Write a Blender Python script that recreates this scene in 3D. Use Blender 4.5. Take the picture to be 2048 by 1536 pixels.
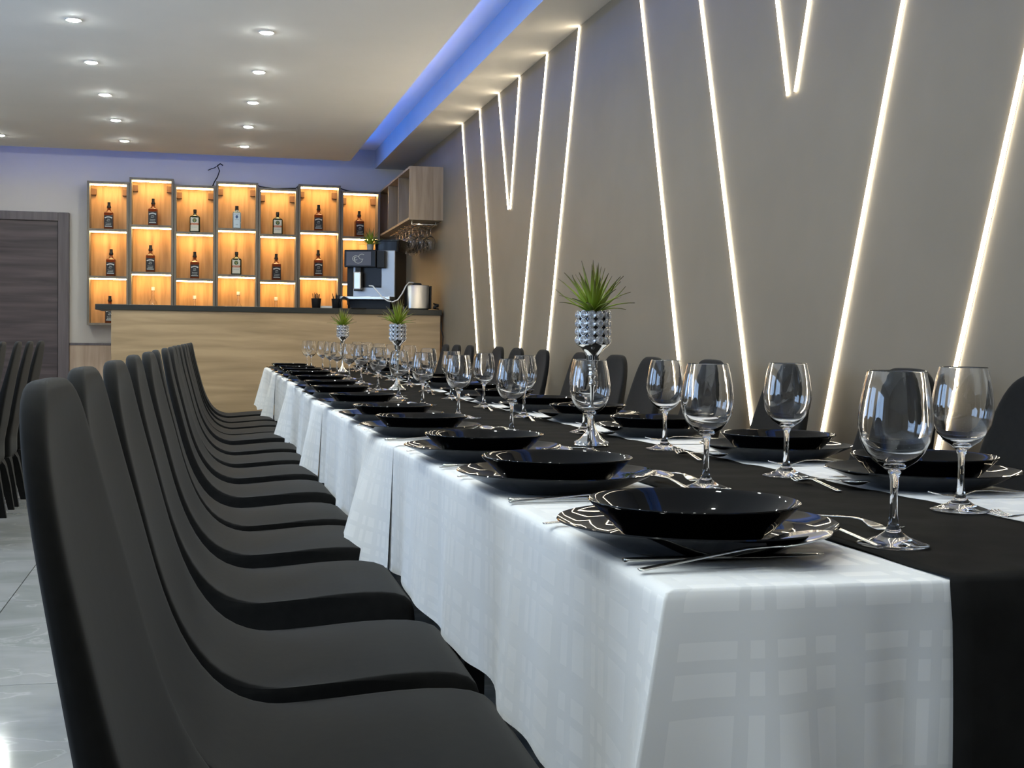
import bpy, math, random
from mathutils import Vector, Matrix
random.seed(7)
for o in list(bpy.data.objects): bpy.data.objects.remove(o)
S = bpy.context.scene
COL = S.collection
PI = math.pi

# ------------------------------------------------------------------ camera, world, light, exposure
CAM_Z = 0.973
cd = bpy.data.cameras.new('camera'); cam = bpy.data.objects.new('camera', cd); COL.objects.link(cam)
cd.sensor_width = 36.0; cd.lens = 36.0 * 2600.0 / 2048.0; cd.clip_start = 0.05; cd.clip_end = 60
ROT = Matrix(((0.9735107593, -0.0050886113, -0.2285845741),
              (-0.2282718006, 0.0351763103, -0.9729617733),
              (0.0129917862, 0.9993681670, 0.0330829301)))
cam.matrix_world = Matrix.Translation((0, 0, CAM_Z)) @ ROT.to_4x4()
S.camera = cam
w = bpy.data.worlds.new('world'); S.world = w; w.use_nodes = True
w.node_tree.nodes['Background'].inputs[0].default_value = (0.55, 0.68, 0.9, 1)
w.node_tree.nodes['Background'].inputs[1].default_value = 1.0
S.view_settings.view_transform = 'Standard'; S.view_settings.look = 'None'
S.view_settings.gamma = 1.0; S.view_settings.use_curve_mapping = False
S.view_settings.exposure = -0.06
S.cycles.max_bounces = 9; S.cycles.diffuse_bounces = 4; S.cycles.glossy_bounces = 4; S.cycles.transmission_bounces = 9
S.cycles.adaptive_threshold = 0.02

# room: x to the right, y away from the camera, z up
XR, XL, YB, YF = 1.855, -3.7, 12.4, -2.2
ZC, ZREC = 2.593, 2.766
WINS = [(-0.4, 1.6), (2.4, 4.4), (5.2, 7.2)]          # window openings in the left wall (y range)
WZ0, WZ1 = 0.75, 2.3
DAY_POWER = 56.0
for (a, b) in WINS:
    ld = bpy.data.lights.new('daylight', 'AREA'); ld.shape = 'RECTANGLE'
    ld.size = b - a - 0.1; ld.size_y = WZ1 - WZ0 - 0.1; ld.energy = DAY_POWER; ld.color = (0.42, 0.64, 1.0)
    lo = bpy.data.objects.new('daylight', ld); COL.objects.link(lo)
    lo.location = (XL - 0.13, (a + b) / 2, (WZ0 + WZ1) / 2); lo.rotation_euler = (PI / 2, 0, -PI / 2)
E_STRIP, E_BLUE, E_SHELF, E_DOWN = 44.0, 26.0, 66.0, 560.0

# ------------------------------------------------------------------ materials
def mat(name, col, rough=0.5, metal=0.0, spec=0.5, trans=0.0, ior=1.45, emit=None, estr=0.0, sheen=0.0, coat=0.0):
    m = bpy.data.materials.new(name); m.use_nodes = True
    b = m.node_tree.nodes['Principled BSDF']
    b.inputs['Base Color'].default_value = (*col, 1); b.inputs['Roughness'].default_value = rough
    b.inputs['Metallic'].default_value = metal; b.inputs['Specular IOR Level'].default_value = spec
    b.inputs['Transmission Weight'].default_value = trans; b.inputs['IOR'].default_value = ior
    b.inputs['Sheen Weight'].default_value = sheen; b.inputs['Coat Weight'].default_value = coat
    if emit:
        b.inputs['Emission Color'].default_value = (*emit, 1); b.inputs['Emission Strength'].default_value = estr
    return m
def nodes(m): return m.node_tree.nodes, m.node_tree.links, m.node_tree.nodes['Principled BSDF']
def ramp(n, stops, interp='LINEAR'):
    r = n.new('ShaderNodeValToRGB'); cr = r.color_ramp; cr.interpolation = interp
    while len(cr.elements) < len(stops): cr.elements.new(0.5)
    for e, (p, c) in zip(cr.elements, stops): e.position = p; e.color = (*c, 1) if len(c) == 3 else c
    return r
def wood(name, dark, mid, light, scale=(1, 1, 1), rough=0.5, band=6.0):
    m = mat(name, mid, rough); n, l, b = nodes(m)
    tc = n.new('ShaderNodeTexCoord'); mp = n.new('ShaderNodeMapping'); mp.inputs['Scale'].default_value = scale
    l.new(tc.outputs['Object'], mp.inputs[0])
    nz = n.new('ShaderNodeTexNoise'); nz.inputs['Scale'].default_value = band; nz.inputs['Detail'].default_value = 7
    nz.inputs['Distortion'].default_value = 0.5; l.new(mp.outputs[0], nz.inputs['Vector'])
    r = ramp(n, [(0.30, dark), (0.5, mid), (0.68, light)]); l.new(nz.outputs[0], r.inputs[0])
    l.new(r.outputs[0], b.inputs['Base Color'])
    bp = n.new('ShaderNodeBump'); bp.inputs['Strength'].default_value = 0.06; l.new(nz.outputs[0], bp.inputs['Height'])
    l.new(bp.outputs[0], b.inputs['Normal'])
    return m
def noisy(name, c1, c2, scale, rough, bump=0.0, **k):
    m = mat(name, c1, rough, **k); n, l, b = nodes(m)
    tc = n.new('ShaderNodeTexCoord'); nz = n.new('ShaderNodeTexNoise'); nz.inputs['Scale'].default_value = scale; nz.inputs['Detail'].default_value = 5
    l.new(tc.outputs['Object'], nz.inputs['Vector'])
    r = ramp(n, [(0.35, c1), (0.65, c2)]); l.new(nz.outputs[0], r.inputs[0]); l.new(r.outputs[0], b.inputs['Base Color'])
    if bump:
        bp = n.new('ShaderNodeBump'); bp.inputs['Strength'].default_value = bump; bp.inputs['Distance'].default_value = 0.01
        l.new(nz.outputs[0], bp.inputs['Height']); l.new(bp.outputs[0], b.inputs['Normal'])
    return m
M = {}
M['wall'] = noisy('taupe_wall_paint', (0.180, 0.147, 0.106), (0.196, 0.160, 0.116), 3.0, 0.6)
M['backwall'] = noisy('pale_wall_paint', (0.545, 0.50, 0.455), (0.575, 0.525, 0.475), 3.0, 0.6)
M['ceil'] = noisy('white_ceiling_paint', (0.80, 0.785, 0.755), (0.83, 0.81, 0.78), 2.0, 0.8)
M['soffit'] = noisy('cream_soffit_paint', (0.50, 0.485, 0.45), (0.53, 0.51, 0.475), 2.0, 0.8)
M['bar'] = wood('bar_oak', (0.31, 0.215, 0.115), (0.395, 0.275, 0.152), (0.47, 0.335, 0.19), (0.55, 3, 7), 0.4, 2.6)
M['oak_v'] = wood('shelf_oak', (0.28, 0.15, 0.06), (0.42, 0.235, 0.10), (0.52, 0.31, 0.145), (7, 5, 0.6), 0.5, 3.2)
M['oak_edge'] = wood('shelf_board', (0.13, 0.11, 0.085), (0.165, 0.14, 0.11), (0.19, 0.165, 0.13), (7, 5, 0.6), 0.55, 3.0)
M['oak_g'] = wood('cabinet_oak', (0.23, 0.165, 0.105), (0.32, 0.24, 0.16), (0.38, 0.29, 0.2), (7, 7, 0.6), 0.5, 3.0)
M['panel'] = wood('wainscot_oak', (0.36, 0.26, 0.18), (0.45, 0.33, 0.24), (0.52, 0.40, 0.30), (6, 6, 0.5), 0.5, 3.0)
M['door'] = wood('door_walnut', (0.045, 0.031, 0.032), (0.074, 0.054, 0.055), (0.108, 0.081, 0.08), (0.5, 2, 8), 0.45, 2.4)
M['frame'] = wood('frame_walnut', (0.085, 0.068, 0.072), (0.115, 0.094, 0.098), (0.14, 0.115, 0.12), (8, 8, 0.5), 0.45, 3)
M['topblack'] = mat('black_laminate', (0.016, 0.018, 0.016), 0.35)
M['cover'] = noisy('black_stretch_fabric', (0.0085, 0.0084, 0.0082), (0.0105, 0.0102, 0.0098), 60, 0.75, spec=0.04, sheen=0.08)
M['runner'] = noisy('black_runner_fabric', (0.013, 0.0125, 0.012), (0.016, 0.0155, 0.015), 30, 0.8, spec=0.02)
M['ceramic'] = mat('black_glazed_ceramic', (0.003, 0.003, 0.0035), 0.035, spec=0.42)
M['steel'] = mat('cutlery_steel', (0.62, 0.61, 0.59), 0.16, 1.0)
M['chrome'] = mat('chrome', (0.75, 0.74, 0.72), 0.06, 1.0)
M['brushed'] = mat('brushed_steel', (0.55, 0.54, 0.52), 0.3, 1.0)
M['glass'] = mat('clear_glass', (1, 1, 1), 0.0, trans=1.0, ior=1.47)
M['crystal'] = mat('crystal_glass', (0.95, 0.96, 1), 0.0, trans=0.85, ior=1.6)
M['machsteel'] = mat('satin_silver_plate', (0.30, 0.31, 0.33), 0.38, 0.85)
M['white'] = mat('white_paint', (0.75, 0.74, 0.72), 0.5)
M['pvc'] = mat('white_plastic', (0.7, 0.7, 0.7), 0.35)
M['blackp'] = mat('black_plastic', (0.009, 0.009, 0.010), 0.4, spec=0.25)
M['darkgl'] = mat('black_gloss_plastic', (0.006, 0.006, 0.008), 0.2, spec=0.25)
M['brown'] = mat('brown_bracket', (0.10, 0.045, 0.02), 0.6)
M['led'] = mat('warm_white_diffuser', (0.8, 0.8, 0.78), 0.4, emit=(1.0, 0.86, 0.62), estr=E_STRIP)
M['blue'] = mat('blue_diffuser', (0.3, 0.4, 0.8), 0.4, emit=(0.015, 0.20, 1.0), estr=E_BLUE)
M['blue2'] = mat('dim_blue_diffuser', (0.3, 0.4, 0.8), 0.4, emit=(0.03, 0.17, 1.0), estr=E_BLUE * 0.5)
M['shelfled'] = mat('amber_white_diffuser', (0.8, 0.75, 0.6), 0.4, emit=(1.0, 0.64, 0.25), estr=E_SHELF)
M['down'] = mat('downlight_diffuser', (0.8, 0.8, 0.8), 0.4, emit=(0.93, 1.0, 0.95), estr=E_DOWN)
M['whiskey'] = mat('amber_spirit', (0.17, 0.035, 0.010), 0.05, trans=0.35, ior=1.4)
M['herb'] = mat('dark_green_bottle', (0.008, 0.014, 0.006), 0.08)
M['gin'] = mat('pale_blue_bottle', (0.45, 0.70, 0.85), 0.03, trans=0.75, ior=1.4)
M['lblack'] = mat('black_label', (0.012, 0.012, 0.015), 0.5)
M['lwhite'] = mat('white_print', (0.62, 0.63, 0.62), 0.5)
M['lcream'] = mat('cream_label', (0.55, 0.54, 0.47), 0.5)
M['lgreen'] = mat('green_emblem', (0.03, 0.09, 0.03), 0.5)
M['lgold'] = mat('gold_print', (0.42, 0.30, 0.08), 0.45)
M['lorange'] = mat('orange_band', (0.42, 0.09, 0.02), 0.5)
M['lsky'] = mat('pale_blue_label', (0.50, 0.60, 0.66), 0.5)
M['lblue'] = mat('dark_blue_print', (0.03, 0.07, 0.16), 0.5)
M['screen'] = mat('display_glass', (0.01, 0.01, 0.015), 0.3, spec=0.2, emit=(0.12, 0.13, 0.17), estr=0.5)
M['scrpic'] = mat('display_picture', (0.1, 0.1, 0.1), 0.3, emit=(0.45, 0.48, 0.42), estr=0.5)
M['soil'] = mat('dark_soil', (0.02, 0.016, 0.01), 0.9)
M['pot'] = mat('grey_pot', (0.22, 0.23, 0.22), 0.3)
def leafmat():
    m = mat('succulent_leaf', (0.10, 0.22, 0.02), 0.45); n, l, b = nodes(m)
    tc = n.new('ShaderNodeTexCoord'); sp = n.new('ShaderNodeSeparateXYZ'); l.new(tc.outputs['Generated'], sp.inputs[0])
    r = ramp(n, [(0.0, (0.20, 0.30, 0.02)), (0.55, (0.22, 0.29, 0.025)), (0.85, (0.12, 0.12, 0.025)), (1.0, (0.05, 0.022, 0.012))])
    l.new(sp.outputs[2], r.inputs[0]); l.new(r.outputs[0], b.inputs['Base Color']); return m
M['leaf'] = leafmat()
def clothmat():
    m = mat('white_damask_cloth', (0.7, 0.7, 0.7), 0.7, spec=0.3); n, l, b = nodes(m)
    uv = n.new('ShaderNodeUVMap'); sp = n.new('ShaderNodeSeparateXYZ'); l.new(uv.outputs[0], sp.inputs[0])
    K, W_ = (0, 0, 0), (1, 1, 1)
    def lane(out, period, stops):
        a = n.new('ShaderNodeMath'); a.operation = 'DIVIDE'; a.inputs[1].default_value = period; l.new(out, a.inputs[0])
        f_ = n.new('ShaderNodeMath'); f_.operation = 'FRACT'; l.new(a.outputs[0], f_.inputs[0])
        r = ramp(n, stops, 'CONSTANT'); l.new(f_.outputs[0], r.inputs[0]); return r.outputs[0]
    su = lane(sp.outputs[0], 0.27, [(0, W_), (.14, K), (.2, W_), (.28, K), (.42, W_), (.66, K), (.72, W_), (.8, K), (.84, W_), (.9, K)])
    sv = lane(sp.outputs[1], 0.17, [(0, W_), (.16, K), (.22, W_), (.34, K), (.52, W_), (.80, K), (.86, W_), (.93, K)])
    mu = n.new('ShaderNodeMath'); mu.operation = 'MULTIPLY'; l.new(su, mu.inputs[0]); l.new(sv, mu.inputs[1])
    mx = n.new('ShaderNodeMix'); mx.data_type = 'RGBA'
    mx.inputs[6].default_value = (0.785, 0.79, 0.795, 1); mx.inputs[7].default_value = (0.86, 0.86, 0.86, 1)
    l.new(mu.outputs[0], mx.inputs[0]); l.new(mx.outputs[2], b.inputs['Base Color'])
    rr = n.new('ShaderNodeMapRange'); rr.inputs[3].default_value = 0.75; rr.inputs[4].default_value = 0.5
    l.new(mu.outputs[0], rr.inputs[0]); l.new(rr.outputs[0], b.inputs['Roughness'])
    nz = n.new('ShaderNodeTexNoise'); nz.inputs['Scale'].default_value = 14; l.new(uv.outputs[0], nz.inputs['Vector'])
    bp = n.new('ShaderNodeBump'); bp.inputs['Strength'].default_value = 0.12; bp.inputs['Distance'].default_value = 0.01
    l.new(nz.outputs[0], bp.inputs['Height']); l.new(bp.outputs[0], b.inputs['Normal'])
    return m
M['cloth'] = clothmat()
def floormat():
    m = mat('polished_grey_marble', (0.3, 0.3, 0.29), 0.10, spec=0.5); n, l, b = nodes(m)
    tc = n.new('ShaderNodeTexCoord'); ge = n.new('ShaderNodeObjectInfo')
    ad = n.new('ShaderNodeVectorMath'); ad.operation = 'MULTIPLY_ADD'; ad.inputs[1].default_value = (0.8, 1.6, 1)
    cmb = n.new('ShaderNodeCombineXYZ'); ml = n.new('ShaderNodeMath'); ml.operation = 'MULTIPLY'; ml.inputs[1].default_value = 40
    l.new(ge.outputs['Random'], ml.inputs[0]); l.new(ml.outputs[0], cmb.inputs[2])
    l.new(tc.outputs['Object'], ad.inputs[0]); l.new(cmb.outputs[0], ad.inputs[2])
    nz = n.new('ShaderNodeTexNoise'); nz.inputs['Scale'].default_value = 2.2; nz.inputs['Detail'].default_value = 6; nz.inputs['Distortion'].default_value = 1.0
    l.new(ad.outputs[0], nz.inputs['Vector'])
    r = ramp(n, [(0.3, (0.26, 0.265, 0.25)), (0.492, (0.32, 0.325, 0.31)), (0.503, (0.42, 0.42, 0.40)), (0.514, (0.33, 0.33, 0.32)), (0.75, (0.40, 0.40, 0.39))])
    l.new(nz.outputs[0], r.inputs[0]); l.new(r.outputs[0], b.inputs['Base Color']); return m
M['floor'] = floormat()

# ------------------------------------------------------------------ mesh helpers
class MB:
    def __init__(s): s.v = []; s.f = []; s.uv = None
    def add(s, vs, fs):
        k = len(s.v); s.v += [tuple(p) for p in vs]; s.f += [tuple(i + k for i in f) for f in fs]; return s
    def box(s, x0, x1, y0, y1, z0, z1, mtx=None):
        vs = [Vector((x, y, z)) for z in (z0, z1) for y in (y0, y1) for x in (x0, x1)]
        if mtx: vs = [mtx @ p for p in vs]
        return s.add(vs, [(0, 2, 3, 1), (4, 5, 7, 6), (0, 1, 5, 4), (2, 6, 7, 3), (0, 4, 6, 2), (1, 3, 7, 5)])
    def rings(s, rings, close=True, capa=True, capb=True):
        n = len(rings[0]); vs = [p for r in rings for p in r]; fs = []
        for i in range(len(rings) - 1):
            for j in range(n if close else n - 1):
                a = i * n + j; b_ = i * n + (j + 1) % n; fs.append((a, b_, b_ + n, a + n))
        if capa: fs.append(tuple(range(n - 1, -1, -1)))
        if capb: fs.append(tuple(range((len(rings) - 1) * n, len(rings) * n)))
        return s.add(vs, fs)
    def lathe(s, prof, seg=24, c=(0, 0, 0)):
        rr = []
        for (r, z) in prof:
            rr.append([(c[0] + r * math.cos(2 * PI * k / seg), c[1] + r * math.sin(2 * PI * k / seg), c[2] + z) for k in range(seg)])
        return s.rings(rr, True, prof[0][0] > 1e-6, prof[-1][0] > 1e-6)
    def tube(s, pts, r, seg=8):
        pts = [Vector(p) for p in pts]; rr = []; up = Vector((0.13, 0.21, 1)).normalized()
        for i, p in enumerate(pts):
            t = (pts[min(i + 1, len(pts) - 1)] - pts[max(i - 1, 0)]).normalized()
            a = t.cross(up)
            if a.length < 1e-3: a = t.cross(Vector((1, 0, 0)))
            a.normalize(); b_ = t.cross(a); ri = r[i] if isinstance(r, (list, tuple)) else r
            rr.append([p + a * (ri * math.cos(2 * PI * k / seg)) + b_ * (ri * math.sin(2 * PI * k / seg)) for k in range(seg)])
        return s.rings(rr)
    def grid(s, rows, flip=False):
        n = len(rows[0]); fs = []
        for i in range(len(rows) - 1):
            for j in range(n - 1):
                q = (i * n + j, i * n + j + 1, (i + 1) * n + j + 1, (i + 1) * n + j); fs.append(q[::-1] if flip else q)
        return s.add([p for r in rows for p in r], fs)
    def mesh(s, name, m, smooth=False, bevel=0):
        me = bpy.data.meshes.new(name); me.from_pydata(s.v, [], s.f); me.materials.append(M[m] if isinstance(m, str) else m)
        if smooth:
            me.polygons.foreach_set('use_smooth', [True] * len(me.polygons))
        me.update(); return me
    def build(s, name, m, parent=None, smooth=False, sharp=None, bevel=0, subd=0, solid=0):
        me = s.mesh(name, m, smooth)
        if smooth and sharp is not None: me.set_sharp_from_angle(angle=math.radians(sharp))
        o = bpy.data.objects.new(name, me); COL.objects.link(o)
        if parent: o.parent = parent
        if solid:
            md = o.modifiers.new('solid', 'SOLIDIFY'); md.thickness = solid; md.offset = -1
        if bevel:
            md = o.modifiers.new('bevel', 'BEVEL'); md.width = bevel; md.segments = 2; md.limit_method = 'ANGLE'
        if subd:
            md = o.modifiers.new('sub', 'SUBSURF'); md.levels = subd; md.render_levels = subd
        return o
def tag(o, label=None, cat=None, group=None, kind=None):
    if label: o['label'] = label
    if cat: o['category'] = cat
    if group: o['group'] = group
    if kind: o['kind'] = kind
    return o
def empty(name, loc=(0, 0, 0), rz=0):
    o = bpy.data.objects.new(name, None); COL.objects.link(o); o.location = loc; o.rotation_euler = (0, 0, rz); o.empty_display_size = 0.1
    return o
KIDS = {}
def kids(o):
    return [c for c in COL.objects if c.parent == o]
def copy_tree(o, parent=None, cache=None):
    c = o.copy(); COL.objects.link(c); c.parent = parent
    for ch in (KIDS.setdefault(o.name, [k.name for k in kids(o)])):
        copy_tree(bpy.data.objects[ch], c)
    return c
ORD = ['first', 'second', 'third', 'fourth', 'fifth', 'sixth', 'seventh', 'eighth', 'ninth', 'tenth', 'eleventh', 'twelfth', 'thirteenth', 'fourteenth', 'fifteenth', 'sixteenth']
TXT = {}
def text_part(body, size, m, parent, loc, name='lettering', squash=1.0):
    key = (body, size, m)
    if key not in TXT:
        cu = bpy.data.curves.new('t', 'FONT'); cu.body = body; cu.size = size; cu.align_x = 'CENTER'; cu.align_y = 'CENTER'
        cu.extrude = 0.0002; cu.resolution_u = 2
        to = bpy.data.objects.new('t', cu); COL.objects.link(to)
        bpy.context.view_layer.update()
        me = bpy.data.meshes.new_from_object(to.evaluated_get(bpy.context.evaluated_depsgraph_get()))
        bpy.data.objects.remove(to); me.materials.clear(); me.materials.append(M[m]); TXT[key] = me
    o = bpy.data.objects.new(name, TXT[key]); COL.objects.link(o); o.parent = parent
    o.location = loc; o.rotation_euler = (PI / 2, 0, 0); o.scale = (squash, 1, 1)
    return o

# ------------------------------------------------------------------ setting
def struct(o): o['kind'] = 'structure'; return o
fl = struct(MB().box(XL, XR, YF, YB, -0.08, -0.012).build('floor', mat('grout', (0.12, 0.12, 0.115), 0.7)))
TW, TL, G = 0.6, 1.2, 0.002
tile_me = {}
x = XL
ix = 0
while x < XR - 0.02:
    x1 = min(x + TW, XR); y = YF
    while y < YB - 0.02:
        y1 = min(y + TL, YB); key = (round(x1 - x, 3), round(y1 - y, 3))
        if key not in tile_me:
            tile_me[key] = MB().box(G, key[0] - G, G, key[1] - G, -0.012, 0).mesh('tile', 'floor')
        t = bpy.data.objects.new('tile', tile_me[key]); COL.objects.link(t); t.parent = fl; t.location = (x, y, 0)
        y = y1
    x = x1
struct(MB().box(XR, XR + 0.12, YF, YB + 0.12, 0, 3.0).build('wall_right', 'wall'))
struct(MB().box(XL - 0.12, XR, YB, YB + 0.12, 0, 3.0).build('wall_back', 'backwall'))
struct(MB().box(XL - 0.12, XR + 0.12, YF - 0.12, YF, 0, 3.0).build('wall_front', 'wall'))
wl = MB(); prev = YF
for (a, b) in WINS:
    wl.box(XL - 0.12, XL, prev, a, 0, 3.0); wl.box(XL - 0.12, XL, a, b, 0, WZ0); wl.box(XL - 0.12, XL, a, b, WZ1, 3.0); prev = b
wl.box(XL - 0.12, XL, prev, YB, 0, 3.0)
struct(wl.build('wall_left', 'backwall'))
for i, (a, b) in enumerate(WINS):
    wf = MB(); t = 0.05
    wf.box(XL - 0.09, XL - 0.03, a, a + t, WZ0, WZ1); wf.box(XL - 0.09, XL - 0.03, b - t, b, WZ0, WZ1)
    wf.box(XL - 0.09, XL - 0.03, a, b, WZ0, WZ0 + t); wf.box(XL - 0.09, XL - 0.03, a, b, WZ1 - t, WZ1)
    wf.box(XL - 0.09, XL - 0.03, (a + b) / 2 - t / 2, (a + b) / 2 + t / 2, WZ0, WZ1)
    struct(wf.build('window_%d' % (i + 1), 'white'))
# hung ceiling panel with an open edge on the right and at the back, upper slab and wall soffit
XP, YP, XS = 1.262, 11.94, 1.548
struct(MB().box(XL, XP, YF, YP, ZC, ZC + 0.03).build('ceiling', 'ceil'))
struct(MB().box(XL, XR, YF, YB, ZREC, ZREC + 0.1).build('ceiling_slab', 'ceil'))
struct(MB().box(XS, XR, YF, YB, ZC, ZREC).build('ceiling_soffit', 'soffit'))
# door with frame in the back wall, wainscot beside it
DX = -1.213
d = empty('door_1', (DX - 0.5, YB, 0)); struct(d)
MB().box(-1.1 + 0.5 - 0.5, 0.4, -0.035, 0.0, 0.01, 1.995).build('door_leaf', 'door', d)
fr = MB(); fr.box(0.405, 0.5, -0.06, 0, 0, 2.075).box(-0.70, -0.605, -0.06, 0, 0, 2.075)
fr.build('door_frame', 'frame', d, bevel=0.004)
MB().box(-0.605, 0.405, -0.056, 0, 1.998, 2.075).build('door_head', 'frame', d, bevel=0.004)
hd = MB().tube([(-0.52, -0.035, 1.02), (-0.52, -0.085, 1.02), (-0.40, -0.085, 1.02)], 0.009).build('handle', 'brushed', d, smooth=True)
p = MB().box(DX + 0.002, XR, YB - 0.018, YB, 0, 0.885).build('trim_1', 'panel'); struct(p)
p = MB().box(DX + 0.002, XR, YB - 0.024, YB, 0.885, 0.905).build('trim_2', 'frame'); struct(p)

# blue cove tubes lying on the edge of the hung panel
c = empty('cove_light', (XP - 0.03, 5, ZC + 0.03)); tag(c, 'blue light strip hidden on the ceiling edge along the right wall', 'light strip')
MB().box(-0.03, 0.0, YF - 5 + 0.1, YP - 5 - 0.02, 0, 0.012).build('profile', 'brushed', c)
MB().box(-0.028, -0.002, YF - 5 + 0.1, YP - 5 - 0.02, 0.012, 0.024).build('diffuser', 'blue', c)
c = empty('cove_light', (-1, YP - 0.03, ZC + 0.03)); tag(c, 'blue light strip hidden on the ceiling edge above the bar', 'light strip')
MB().box(XL + 1 + 0.1, XP + 1 - 0.1, -0.03, 0, 0, 0.012).build('profile', 'brushed', c)
MB().box(XL + 1 + 0.1, XP + 1 - 0.1, -0.028, -0.002, 0.012, 0.024).build('diffuser', 'blue2', c)

# slanted light strips on the right wall: (y,z) top -> bottom
def at_z(a, b, z): t = (z - a[1]) / (b[1] - a[1]); return (a[0] + t * (b[0] - a[0]), z)
ZS = ZC - 0.004
STR = []
far_g = [((9.627, 2.592), (8.972, .906), .45), ((8.985, 2.581), (8.402, .945), .45), ((8.377, 2.596), (8.056, 1.808), None),
         ((7.789, 2.593), (8.0, 1.803), None), ((7.129, 2.587), (7.695, .919), .45), ((6.475, 2.598), (7.103, .698), .45)]
near_g = [((5.499, 2.481), (4.928, .825), .45), ((4.782, 2.302), (4.243, .759), .45), ((4.08, 2.126), (3.98, 1.792), None),
          ((3.836, 2.065), (3.924, 1.793), None), ((3.258, 1.921), (3.688, .695), .45), ((2.708, 1.633), (3.037, .697), .45)]
desc = ['long strip leaning right', 'long strip leaning right, inner one', 'short strip, left arm of the V', 'short strip, right arm of the V', 'long strip leaning left, inner one', 'long strip leaning left, outer one']
def strip(a, b, label):
    A = Vector((0, a[0], a[1])); B = Vector((0, b[0], b[1])); mid = (A + B) / 2
    o = empty('wall_light_strip', (XR, mid.y, mid.z)); tag(o, label, 'light strip', 'slanted light strips on the right wall')
    dv = (B - A); L = dv.length; ang = math.atan2(dv.y, -dv.z)
    o.rotation_euler = (math.atan2(dv.y, -dv.z), 0, 0)
    MB().box(-0.0012, 0.0, -0.0078, 0.0078, -L / 2, L / 2).build('profile', 'white', o)
    MB().box(-0.0045, -0.0012, -0.0068, 0.0068, -L / 2, L / 2).build('diffuser', 'led', o)
for gi, g_ in enumerate((far_g, near_g)):
    where = ['in the far group by the bar', 'in the near group'][gi]
    for (a, b, zb), ds in zip(g_, desc):
        strip(at_z(a, b, ZS), at_z(a, b, zb) if zb else b, 'white wall light, ' + ds + ', ' + where)

# ceiling downlights
dl = empty('downlight'); tag(dl, 'x', 'downlight', 'recessed ceiling downlights')
MB().lathe([(0.032, -0.001), (0.044, -0.001), (0.045, -0.004), (0.040, -0.006), (0.032, -0.004)], 24).build('trim_ring', 'white', dl, smooth=True, sharp=40)
MB().lathe([(0.033, -0.0015), (0.030, -0.008), (0.018, -0.011), (0.0, -0.012)], 20).build('lens', 'down', dl, smooth=True)
first = True
for ci, (cx, cn) in enumerate([(0.30, 'the column nearest the cove'), (-0.675, 'the middle column'), (-1.645, 'the leftmost column')]):
    for k in range(12):
        yy = 11.30 - 1.058 * k
        o = dl if first else copy_tree(dl); first = False
        o.location = (cx, yy, ZC); o['label'] = 'ceiling downlight, %s from the bar in %s' % (ORD[k], cn)

# ------------------------------------------------------------------ bar
YBAR = 10.3
bar = empty('bar_counter', (0.55, YBAR + 0.3, 0)); tag(bar, 'wood fronted bar counter with a thick black top', 'bar counter')
MB().box(-0.709 - .55, XR - .55 - 0.03, -0.28, -0.26, 0, 1.17).build('front_panel', 'bar', bar)
MB().box(-0.709 - .55, -0.689 - .55, -0.26, 0.28, 0, 1.17).build('end_panel', 'bar', bar)
MB().box(-0.68 - .55, XR - .55 - 0.04, -0.25, 0.25, 0.9, 0.92).build('inner_shelf', 'bar', bar)
MB().box(-0.825 - .55, XR - .55 - 0.02, -0.30, 0.34, 1.17, 1.213).build('counter_top', 'topblack', bar, bevel=0.003)
ZT = 1.213
# small black plug and its cord at the bar's right end
MB().tube([(1.822, 10.27, 1.12), (1.826, 10.26, 1.05), (1.838, 10.25, 1.0), (1.834, 10.25, 0.93), (1.842, 10.25, 0.85), (1.838, 10.25, 0.6)], 0.005).build('power_cord', 'blackp', smooth=True)
tag(COL.objects['power_cord'], 'thin dark cord hanging beside the right end of the bar', 'cord')

# shelf units on the back wall
SY = YB - 0.22
units = [(-1.046, -0.688, 1.066), (-0.684, -0.300, 1.112), (-0.296, 0.070, 1.062), (0.074, 0.450, 1.106), (0.454, 0.812, 1.064), (0.816, 1.204, 1.110), (1.208, 1.572, 1.066)]
UH, TB = 1.284, 0.02
FLOORS = []
for i, (x0, x1, z0) in enumerate(units):
    cx = (x0 + x1) / 2; h = (x1 - x0) / 2
    u = empty('wall_shelf', (cx, YB, z0)); tag(u, 'lit oak wall shelf column with three niches, %s from the door' % ORD[i], 'shelf', 'lit shelf columns behind the bar')
    for sx in (-1, 1):
        a, b = (-h, -h + TB) if sx < 0 else (h - TB, h)
        MB().box(a, b, -0.22, 0, 0, UH).build('side_board', 'oak_edge', u)
    pitch = (UH - TB) / 3
    fz = []
    for k in range(4):
        MB().box(-h + TB, h - TB, -0.218, 0, k * pitch, k * pitch + TB).build('shelf_board', 'oak_edge', u)
        if k < 3: fz.append(z0 + k * pitch + TB)
    FLOORS.append(fz)
    MB().box(-h + TB, h - TB, -0.012, 0, TB, UH - TB).build('back_panel', 'oak_v', u)
    for k in range(3):
        zt = (k + 1) * pitch
        MB().box(-h + TB + 0.004, h - TB - 0.004, -0.15, -0.125, zt - 0.009, zt).build('light_strip', 'shelfled', u)
    for sx in (-1, 1):
        a = -h + TB if sx < 0 else h - TB - 0.045
        MB().box(a, a + 0.045, -0.05, -0.012, UH - TB - 0.085, UH - TB - 0.03).build('bracket', 'brown', u)
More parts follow.
